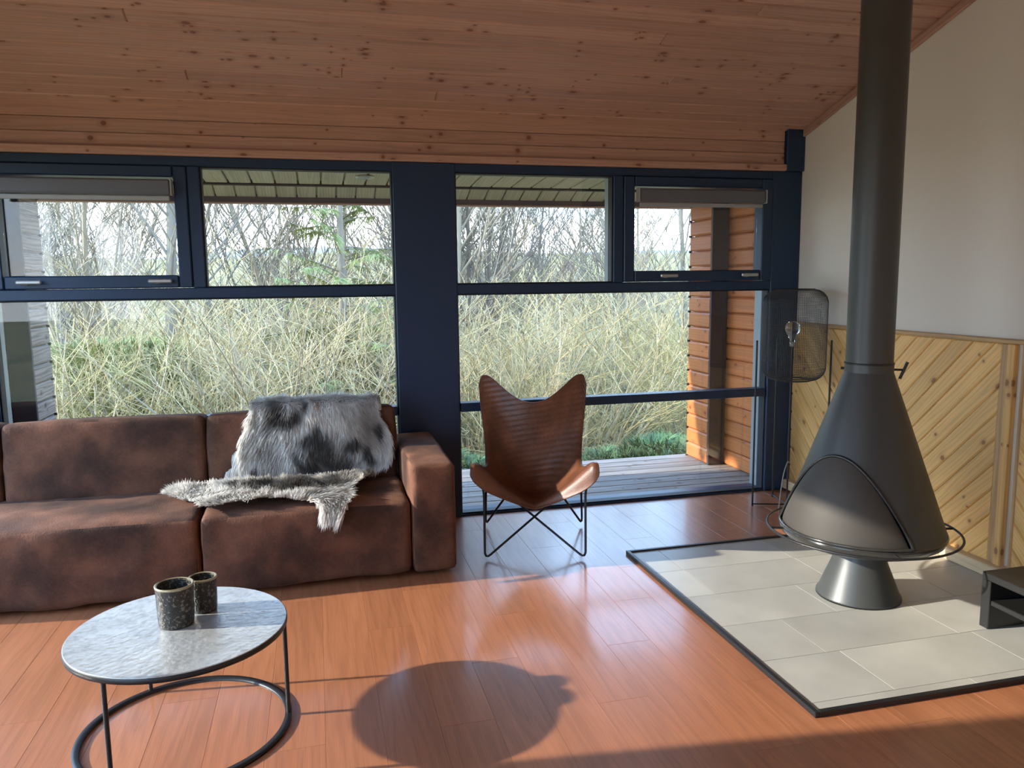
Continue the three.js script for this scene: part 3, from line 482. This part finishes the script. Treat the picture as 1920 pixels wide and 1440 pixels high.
// ---------------------------------------------------------------- floor lamp in the corner
{
  const cx = 2.975, cz = -4.415, t = thing('floor_lamp', 'black floor lamp with wire mesh capsule shade and bare clear bulb in the corner', 'lamp', [cx, 0, cz]);
  const rr = 0.232, y0 = 0.845, y1 = 1.425, R = 0.198, rc = 0.085, ang = [Math.atan2(-0.075, -0.22), Math.atan2(0.085, 0.215), Math.atan2(-0.232, 0.03)];
  for (const a of ang) obj('leg', rod([Math.cos(a) * rr, 0, Math.sin(a) * rr], [Math.cos(a) * rr, 1.10, Math.sin(a) * rr], 0.0065, 8), mBlack, t);
  const prof = []; for (let i = 0; i <= 10; i++) { const q = -Math.PI / 2 + i / 10 * Math.PI / 2; prof.push([R - rc + Math.cos(q) * rc, y0 + rc + Math.sin(q) * rc]); } for (let i = 0; i <= 10; i++) { const q = i / 10 * Math.PI / 2; prof.push([R - rc + Math.cos(q) * rc, y1 - rc + Math.sin(q) * rc]); }
  const pc = new THREE.CatmullRomCurve3(prof.map((p) => V(p[0], p[1], 0)), false, 'catmullrom', 0.1), W = new Sticks();
  for (let k = 0; k < 110; k++) { const a = k / 110 * Math.PI * 2, pts = []; for (let i = 0; i <= 22; i++) { const p = pc.getPointAt(i / 22); pts.push([Math.cos(a) * p.x, p.y, Math.sin(a) * p.x]); } W.add(pts, 0.0011, 0.0011, 3); }
  for (let k = 0; k <= 80; k++) { const p = pc.getPointAt(k / 80), pts = []; for (let i = 0; i <= 48; i++) { const a = i / 48 * Math.PI * 2; pts.push([Math.cos(a) * p.x, p.y, Math.sin(a) * p.x]); } W.add(pts, 0.0009, 0.0009, 3); }
  const sh = obj('mesh_shade', W.build(), M({ color: lin(0.06, 0.06, 0.062), roughness: 0.5 }), t);
  const ringAt = (y, r, q) => { const g = new THREE.TorusGeometry(r, q, 8, 64); g.rotateX(Math.PI / 2); g.translate(0, y, 0); return g; };
  obj('bottom_ring', mergeGeometries([ringAt(y0, R - rc, 0.0045), ...ang.map((a) => rod([Math.cos(a) * (R - rc), y0, Math.sin(a) * (R - rc)], [-0.012, y0, 0], 0.003, 6))]), mBlack, sh);
  obj('top_ring', ringAt(y1, R - rc, 0.0045), mBlack, sh);
  obj('bulb_stem', mergeGeometries([rod([-0.012, 0.012, 0], [-0.012, 1.07, 0], 0.006, 8), ...ang.map((a) => rod([-0.012, 0.014, 0], [Math.cos(a) * rr, 0.014, Math.sin(a) * rr], 0.005, 6))]), mBlack, t);
  const bulb = new THREE.Group(); bulb.name = 'bulb'; t.add(bulb); bulb.position.set(-0.012, 1.06, 0);
  obj('glass', lathe([[0.016, 0.028], [0.022, 0.05], [0.040, 0.085], [0.047, 0.112], [0.043, 0.138], [0.028, 0.158], [0.0, 0.164]], 32), M({ color: lin(0.95, 0.96, 0.97), roughness: 0.02, transmission: 1, thickness: 0.05, ior: 1.45 }), bulb).userData.label = 'clear unlit globe';
  obj('cap', lathe([[0, 0], [0.017, 0], [0.018, 0.03], [0, 0.032]], 24), mSilver, bulb);
  obj('cable', tube([[-0.012, 0.30, 0.01], [-0.05, 0.31, 0.05], [-0.11, 0.24, 0.10], [-0.15, 0.09, 0.13], [-0.155, 0.012, 0.14], [-0.13, 0.006, 0.20], [-0.05, 0.006, 0.24], [0.01, 0.006, 0.22]], 0.0035, 80, 6), M({ color: lin(0.35, 0.34, 0.33), roughness: 0.5 }), t);
  obj('switch', cbox(0.07, 0.02, 0.028, 0.007, 0, [0, 0], [-0.03, 0.011, 0.236]), M({ color: lin(0.6, 0.6, 0.58), roughness: 0.4 }), t);
}
// ---------------------------------------------------------------- low black bench by the right wall
{
  const b = thing('media_bench', 'low black open shelf bench beside the hearth along the wainscot', 'bench'), x0 = 2.70, x1 = 3.16, z0 = -2.6, z1 = -1.2, H = 0.255, q = 0.013;
  obj('top_board', span(x0, x1, H - 0.032, H, z0, z1, 0.003), mBench, b);
  obj('end_panel', span(x0, x1, q, H - 0.032, z0, z0 + 0.045, 0.003), mBench, b); obj('end_panel', span(x0, x1, 0, H - 0.032, z1 - 0.045, z1, 0.003), mBench, b);
  obj('shelf', span(x0 + 0.006, x1, 0.118, 0.14, z0 + 0.045, z1 - 0.045, 0.003), mBench, b); obj('back_panel', span(x1 - 0.012, x1, 0.02, H - 0.032, z0 + 0.045, z1 - 0.045, 0.002), mBench, b);
}
// ---------------------------------------------------------------- outside: deck, log walls, eaves
{
  const d = thing('deck', 'weathered grey board deck outside the glass', 'deck'), R = rng(81); let z = -4.995;
  for (let k = 0; k < 10; k++, z -= 0.146) obj('deck_board', cbox(5.75, 0.028, 0.138, 0.004, 0, [R() * 2.4, R()], [0.66, -0.114, z - 0.073]), mDeck[Math.floor(R() * 4)], d);
  for (const x of [-1.9, 0.66, 3.2]) obj('joist', span(x - 0.03, x + 0.03, -0.42, -0.128, -6.44, -5.0, 0.003), mDeck[3], d);
}
function logWall(side, label, mats) {   // side 1: right of the deck, -1: left
  const w = thing('log_wall', label, 'log wall'), R = rng(90 + side), mx = (x) => 0.66 + side * (x - 0.66), pitch = 0.131;
  const lg = (xa, xb, za, zb, y, n, h, m) => { const a = Math.min(mx(xa), mx(xb)), b = Math.max(mx(xa), mx(xb)); obj(n, cbox(b - a, h - 0.004, zb - za, 0.014, b - a > zb - za ? 0 : 2, [R() * 2.4, R()], [(a + b) / 2, y + h / 2, (za + zb) / 2]), m, w); };
  for (let k = 0, y = -0.099; y < 2.2; k++, y += pitch) {
    lg(3.38, 3.56, -6.0, -4.995, y, 'log', pitch, mats[Math.floor(R() * mats.length)]);
    lg(3.23, 3.56, -6.40, -6.002, y, 'pier_log', pitch, mats[Math.floor(R() * mats.length)]);
    const bx = [mx(3.226), mx(3.376)].sort((p, q) => p - q); if (k === 0) { const cb = obj('corner_board', span(bx[0], bx[1], -0.099, 2.24, -6.001, -5.975, 0.004), mPlum, w); cb.userData.label = 'dark plum corner board'; }
    const c = new THREE.CylinderGeometry(0.011, 0.011, 0.02, 8); c.rotateZ(Math.PI / 2); c.translate(mx(3.236), y, -6.393); obj('joint_plug', c, mBlack, w);
  }
}
logWall(1, 'orange stained log wall with a stepped pier beside the deck behind the lamp', mLog);
logWall(-1, 'log wall with grey shade painted into its colour beside the deck behind the sofa', mLogShadeGrey);
{
  const e = thing('roof_eave', 'boarded roof overhang of pale boards with a stepped eave outside the windows', 'eave'), R = rng(99), xa = -2.5, xb = 3.95;
  const strip = (x, w, za, ya, zb, yb, th, m, n) => { const L = Math.hypot(zb - za, yb - ya), g = cbox(w - 0.012, th, L, 0.005, 2, [R() * 2.4, R()]); g.rotateX(Math.atan2(yb - ya, -(zb - za)) ); g.translate(x + w / 2, (ya + yb) / 2 + th / 2, (za + zb) / 2); obj(n, g, m, e); };
  for (let x = xa; x < xb; x += 0.172) strip(x, 0.172, -4.99, 2.365, -6.47, 2.272, 0.018, mSoffit[Math.floor(R() * 3)], 'soffit_board');
  for (let x = xa + 0.05; x < xb; x += 0.156) strip(x, 0.156, -6.53, 2.262, -6.72, 2.192, 0.016, mSoffit[Math.floor(R() * 3)], 'eave_board');
  obj('eave_backing', (() => { const g = cbox(xb - xa, 0.03, 0.30, 0.002); g.rotateX(Math.atan2(-0.07, 0.19)); g.translate((xa + xb) / 2, 2.262, -6.64); return g; })(), mSoffit[0], e);
  obj('cross_batten', span(xa, xb, 2.258, 2.30, -6.53, -6.47, 0.003), mSeal, e);
  obj('fascia', span(xa, xb, 2.155, 2.26, -6.80, -6.725, 0.004), M({ color: lin(0.13, 0.10, 0.12), roughness: 0.6 }), e);
  obj('drip_edge', span(xa, xb, 2.143, 2.155, -6.81, -6.72, 0.002), M({ color: lin(0.42, 0.24, 0.21), roughness: 0.6 }), e);
  obj('soffit_backing', (() => { const g = cbox(xb - xa, 0.10, 1.48, 0.002); g.rotateX(-0.063); g.translate((xa + xb) / 2, 2.394, -5.745); return g; })(), mSoffit[0], e);
  const sp = new THREE.TorusGeometry(0.06, 0.012, 8, 32); sp.rotateX(Math.PI / 2); sp.translate(0.40, 2.29, -6.12); tag(obj('soffit_spotlight', mergeGeometries([sp, (() => { const g = new THREE.CylinderGeometry(0.05, 0.05, 0.02, 24); g.translate(0.40, 2.295, -6.12); return g; })()]), mSilver), 'small round recessed spotlight in the pale soffit', 'spotlight');
}
// ---------------------------------------------------------------- land and growth outside
const ground = (x, z) => {
  const d = Math.max(0, -z - 6.6); let y = -0.46 - (d < 40 ? 0.24 * d - 0.0022 * d * d : 0.24 * 40 - 0.0022 * 1600);
  const far = Math.max(0, -z - 150); y += 0.00042 * far * far * sstep(0, 60, far) * (far < 200 ? 1 : 1) * 0.9; if (far > 200) y = Math.min(y, 17 + 3.5 * Math.sin(x * 0.011 + 1.2) + 2 * Math.sin(x * 0.031));
  return Math.min(y, 9.5 + 2.5 * Math.sin(x * 0.012 + 0.6) + 1.5 * Math.sin(x * 0.037) + (-z > 330 ? 5 : 0)) + 0.25 * (n3(x * 0.15 + 500, z * 0.15 + 500, 0.5, 131) - 0.5) * sstep(0.5, 6, d);
};
{
  const nx = 120, nz = 160, P = [], UV = [], I = [];
  for (let j = 0; j <= nz; j++) { const t = j / nz, z = 40 - t * 47 - Math.pow(t, 4) * 480; for (let i = 0; i <= nx; i++) { const u = 2 * i / nx - 1, x = 0.66 + Math.sign(u) * (Math.abs(u) * 30 + Math.pow(Math.abs(u), 3) * 420); P.push(x, ground(x, z), z); UV.push(x / 9, z / 9); } }
  for (let j = 0; j < nz; j++) for (let i = 0; i < nx; i++) { const a = j * (nx + 1) + i, b = a + nx + 1; I.push(a, a + 1, b, b, a + 1, b + 1); }
  const g = new THREE.BufferGeometry(); g.setAttribute('position', new THREE.Float32BufferAttribute(P, 3)); g.setAttribute('uv', new THREE.Float32BufferAttribute(UV, 2)); g.setIndex(I); g.computeVertexNormals();
  const o = obj('hillside', g, M({ map: meadow, roughness: 0.95, color: lin(0.64, 0.53, 0.32), side: THREE.DoubleSide })); o.userData.kind = 'structure';
}
{ // wooded ridge on the skyline
  const nx = 500, nz = 8, P = [], I = [];
  for (let j = 0; j <= nz; j++) for (let i = 0; i <= nx; i++) { const x = -520 + 1040 * i / nx, t = j / nz, z = -380 - 150 * t, h = 15 + 5 * Math.sin(x * 0.009 + 0.8) + 3 * Math.sin(x * 0.023 + 2), r = Math.sin(t * Math.PI * 0.62) ** 0.9 / 0.93; P.push(x, -6 + (h + 6) * r + 2.2 * (n3(x * 0.35 + 900, t * 9, 0.5, 141) - 0.5) * r, z); }
  for (let j = 0; j < nz; j++) for (let i = 0; i < nx; i++) { const a = j * (nx + 1) + i, b = a + nx + 1; I.push(a, a + 1, b, b, a + 1, b + 1); }
  const g = new THREE.BufferGeometry(); g.setAttribute('position', new THREE.Float32BufferAttribute(P, 3)); g.setIndex(I); g.computeVertexNormals();
  obj('wooded_ridge', g, M({ color: lin(0.19, 0.18, 0.15), roughness: 0.95, side: THREE.DoubleSide })).userData.kind = 'structure';
}
const wob = (R, p, d, len, n, bendUp, jit) => { const pts = [p.toArray()], q = p.clone(), v = d.clone().normalize(); for (let i = 0; i < n; i++) { v.add(V((R() - 0.5) * jit, (R() - 0.5) * jit + bendUp, (R() - 0.5) * jit)).normalize(); q.addScaledVector(v, len / n); pts.push(q.toArray()); } return [pts, v]; };
const pick = (pts, t) => { const f = t * (pts.length - 1), i = Math.min(pts.length - 2, Math.floor(f)), k = f - i; return V(lerp(pts[i][0], pts[i + 1][0], k), lerp(pts[i][1], pts[i + 1][1], k), lerp(pts[i][2], pts[i + 1][2], k)); };
const around = (R, d, spread) => { const a = R() * Math.PI * 2, o = V(Math.cos(a), 0.25, Math.sin(a)); return d.clone().multiplyScalar(Math.cos(spread)).addScaledVector(o, Math.sin(spread)).normalize(); };
const mBark = [[0.28, 0.235, 0.165], [0.20, 0.175, 0.135], [0.42, 0.345, 0.22]].map((c) => M({ color: lin(...c), roughness: 0.9 }));
const mTwig = [[0.39, 0.31, 0.145], [0.33, 0.285, 0.115], [0.48, 0.385, 0.205]].map((c) => M({ color: lin(...c), roughness: 0.9 }));
function bareTree(seed, h, stems, label, group, k) {
  const t = thing('bare_tree', label, 'tree', [0, 0, 0], 0, group), R = rng(seed), T = new Sticks(), B = new Sticks();
  for (let s = 0; s < stems; s++) {
    const hh = h * (0.75 + 0.3 * R()), [tp, td] = wob(R, V((R() - 0.5) * 0.4, -0.1, (R() - 0.5) * 0.4), V((R() - 0.5) * 0.5 * (stems > 1 ? 1 : 0.3), 1, (R() - 0.5) * 0.4), hh, 9, 0.02, 0.14); T.add(tp, 0.045 + 0.006 * h / stems ** 0.5, 0.008, 5);
    const n1 = Math.round(13 + 5 * R());
    for (let i = 0; i < n1; i++) {
      const f = 0.22 + 0.76 * (i + R()) / n1, p = pick(tp, f), L = hh * (0.42 - 0.28 * f) * (0.7 + 0.6 * R()), [bp, bd] = wob(R, p, around(R, V(0, 1, 0), 0.55 + 0.35 * R()), L, 5, 0.06, 0.22); B.add(bp, 0.024 * (1.2 - f), 0.009, 4);
      const n2 = 7; for (let j = 0; j < n2; j++) { const g = 0.25 + 0.73 * (j + R()) / n2, p2 = pick(bp, g), [cp, cd] = wob(R, p2, around(R, bd, 0.5 + 0.4 * R()), L * (0.5 - 0.25 * g), 3, 0.05, 0.25); B.add(cp, 0.0105, 0.006, 3);
        for (let m = 0; m < 4; m++) { const [ep] = wob(R, pick(cp, 0.3 + 0.7 * R()), around(R, cd, 0.6), L * 0.17, 2, 0.03, 0.2); B.add(ep, 0.0068, 0.004, 3); } }
    }
  }
  obj('trunk', T.build(), mBark[k], t); obj('branches', B.build(), mBark[k], t); return t;
}
function thicket(seed, h, w, k) {
  const t = thing('thicket_bush', 'tangled leafless thicket bush of pale straw-coloured stems beyond the deck', 'bush', [0, 0, 0], 0, 'thicket bushes beyond the deck'), R = rng(seed), S = new Sticks(), W = new Sticks();
  for (let s = 0; s < 46; s++) {
    const a = R() * Math.PI * 2, r = w * 0.35 * Math.sqrt(R()), [sp, sd] = wob(R, V(Math.cos(a) * r, -0.1, Math.sin(a) * r), V(Math.cos(a) * 0.7 * R(), 1, Math.sin(a) * 0.7 * R()), h * (0.55 + 0.5 * R()), 6, -0.03, 0.3); S.add(sp, 0.012 + 0.012 * R(), 0.005, 4);
    for (let j = 0; j < 9; j++) { const [cp, cd] = wob(R, pick(sp, 0.15 + 0.83 * R()), around(R, sd, 0.6 + 0.6 * R()), h * (0.16 + 0.2 * R()), 3, -0.02, 0.4); W.add(cp, 0.0065, 0.003, 3);
      for (let m = 0; m < 4; m++) { const [ep] = wob(R, pick(cp, 0.2 + 0.8 * R()), around(R, cd, 0.8), h * 0.10, 2, -0.02, 0.4); W.add(ep, 0.004, 0.0022, 3); } }
  }
  obj('stems', S.build(), mBark[2 - (k % 3)], t); obj('twigs', W.build(), mTwig[k % 3], t); return t;
}
function leafy(name, label, cat, group, seed, n, rx, ry, len, cols, stems) {   // soft evergreen made of many sprays
  const t = thing(name, label, cat, [0, 0, 0], 0, group), R = rng(seed), F = new Sticks(), S = new Sticks();
  for (let i = 0; i < n; i++) {
    const a = R() * Math.PI * 2, q = Math.sqrt(R()), e = R(), r = rx * q * Math.sqrt(1 - 0.75 * e * e), p = V(Math.cos(a) * r, ry * e, Math.sin(a) * r), c = cols[Math.floor(R() * cols.length)], v = 0.8 + 0.4 * R();
    if (i % 14 === 0) S.add([[p.x * 0.1, 0, p.z * 0.1], [p.x * 0.6, p.y * 0.7, p.z * 0.6], p.toArray()], stems, stems * 0.4, 3);
    for (let k = 0; k < 7; k++) F.blade([p.x, p.y, p.z], [Math.cos(a) * 0.8 + (R() - 0.5) * 1.6, 0.5 + R() * 0.6, Math.sin(a) * 0.8 + (R() - 0.5) * 1.6], len * (0.6 + 0.8 * R()), len * 0.07, c.map((z) => z * v), 0.25);
  }
  obj('stems', S.build(), mBark[1], t); obj('foliage', F.build(), M({ vertexColors: true, roughness: 0.8, side: THREE.DoubleSide }), t); return t;
}
function spruce(seed, h, label) {
  const t = thing('spruce_tree', label, 'tree'), R = rng(seed), T = new Sticks(), F = new Sticks(), B = new Sticks(), [tp] = wob(R, V(0, -0.1, 0), V(0, 1, 0), h, 8, 0.05, 0.03); T.add(tp, 0.09, 0.012, 6);
  for (let i = 0; i < 120; i++) {
    const f = 0.05 + 0.93 * i / 120, p = pick(tp, f), a = R() * Math.PI * 2, L = (1 - f) * h * 0.24 + 0.2 + 0.35 * R(), [bp, bd] = wob(R, p, V(Math.cos(a), 0.05 + 0.5 * R(), Math.sin(a)), L, 6, -0.06, 0.16); B.add(bp, 0.012, 0.004, 3);
    for (let k = 0; k < 30; k++) { const q = pick(bp, 0.12 + 0.88 * R()), s = R() < 0.5 ? 1 : -1, v = 0.75 + 0.5 * R(), c = R() < 0.5 ? [0.27, 0.30, 0.085] : [0.17, 0.205, 0.06], sd = V(-Math.sin(a) * s + Math.cos(a) * 0.8, -0.9 + 0.9 * R(), Math.cos(a) * s + Math.sin(a) * 0.8); for (let m = 0; m < 5; m++) F.blade([q.x + (R() - 0.5) * 0.06, q.y, q.z + (R() - 0.5) * 0.06], [sd.x + (R() - 0.5) * 0.8, sd.y + (R() - 0.5) * 0.6, sd.z + (R() - 0.5) * 0.8], 0.10 + 0.10 * R(), 0.009, c.map((z) => z * v), 0.2); }
  }
  obj('trunk', T.build(), mBark[1], t); obj('branches', B.build(), mBark[1], t); obj('needles', F.build(), M({ vertexColors: true, roughness: 0.8, side: THREE.DoubleSide }), t); return t;
}
{
  const R = rng(1234), put = (o, x, z, turn, sc) => { o.position.set(x, ground(x, z) - 0.02, z); o.rotation.y = turn; if (sc) o.scale.setScalar(sc); };
  const wedge = (z, t) => lerp(-0.33, 0.60, t) * -z;   // x range seen through the glass at that depth
  // trees
  const single = 'bare leafless tree with one pale trunk standing beyond the thicket', multi = 'bare leafless tree with several thin trunks standing beyond the thicket';
  const protos = [bareTree(401, 8.5, 1, single, 'single-trunk bare trees', 0), bareTree(402, 8, 3, multi, 'many-trunk bare trees', 0), bareTree(403, 9, 1, single, 'single-trunk bare trees', 1), bareTree(404, 8, 4, multi, 'many-trunk bare trees', 1)];
  const spots = [[2.4, -14], [1.7, -17], [5.0, -17], [3.4, -16], [7.6, -17], [-3.6, -14], [-1.6, -15], [-0.9, -19], [8.6, -21], [-5.4, -20], [-2.4, -12.8], [-4.6, -15.5], [6.3, -15.5], [5.9, -22], [9.6, -18.5], [4.3, -20], [7.0, -19.5], [0.2, -17], [2.9, -22], [9.5, -23], [-6.5, -24], [-1.8, -26], [4.6, -27], [7.4, -30], [12, -28], [1.0, -33], [-8, -32]];
  spots.forEach(([x, z], i) => { const o = i < 4 ? protos[i] : dup(protos[i % 4], [0, 0, 0], 0); put(o, x, z, R() * 6.28, 0.9 + 0.35 * R()); });
  for (let i = 0; i < 26; i++) { const z = -42 - 60 * R(), x = wedge(z, R()); put(dup(protos[i % 4], [0, 0, 0], 0), x, z, R() * 6.28, 0.9 + 0.4 * R()); }
  // thicket
  const bushes = [0, 1, 2, 3].map((k) => thicket(501 + k, 2.6 + 0.25 * k, 2.2, k)); let n = 0;
  for (let row = 0; row < 6; row++) { const z = -9.7 - row * 1.5, cnt = 6 + row; for (let i = 0; i < cnt; i++) { const x = wedge(z, (i + R()) / cnt); put(n < 4 ? bushes[n] : dup(bushes[n % 4], [0, 0, 0], 0), x, z + (R() - 0.5) * 0.8, R() * 6.28, 0.72 + 0.3 * R() + row * 0.05); n++; } }
  // evergreens
  put(spruce(601, 6.6, 'young spruce with sparse light green branches behind the thicket'), 0.35, -11.2, 0.4);
  const greens = [[0.22, 0.255, 0.075], [0.28, 0.29, 0.11], [0.17, 0.205, 0.06]];
  put(leafy('evergreen_bush', 'large yellow-green evergreen bush among the thicket stems', 'bush', undefined, 611, 2600, 1.5, 2.3, 0.20, greens, 0.012), -2.6, -11.6, 0);
  put(leafy('evergreen_shrub', 'rounded olive green shrub below the spruce', 'bush', undefined, 612, 1600, 1.1, 2.4, 0.18, [[0.25, 0.26, 0.095], [0.20, 0.215, 0.075]], 0.012), 0.3, -11.4, 1);
  const jun = leafy('juniper_shrub', 'low fresh green feathery shrub growing along the deck edge', 'shrub', 'green shrubs along the deck edge', 613, 520, 0.42, 0.42, 0.13, [[0.075, 0.15, 0.045], [0.12, 0.205, 0.065], [0.05, 0.105, 0.035]], 0.008);
  const js = [[3.2, -6.95, 1.15], [2.75, -7.1, 0.95], [2.3, -7.0, 0.7], [3.5, -7.3, 1.1], [1.95, -7.15, 0.8], [1.35, -7.05, 0.95], [0.95, -6.95, 1.15], [0.6, -7.1, 1.2], [1.6, -7.3, 0.8], [0.2, -7.1, 1]];
  js.forEach(([x, z, s], i) => put(i ? dup(jun, [0, 0, 0], 0) : jun, x, z, i * 1.3, s));
}
renderer.render(scene, camera);
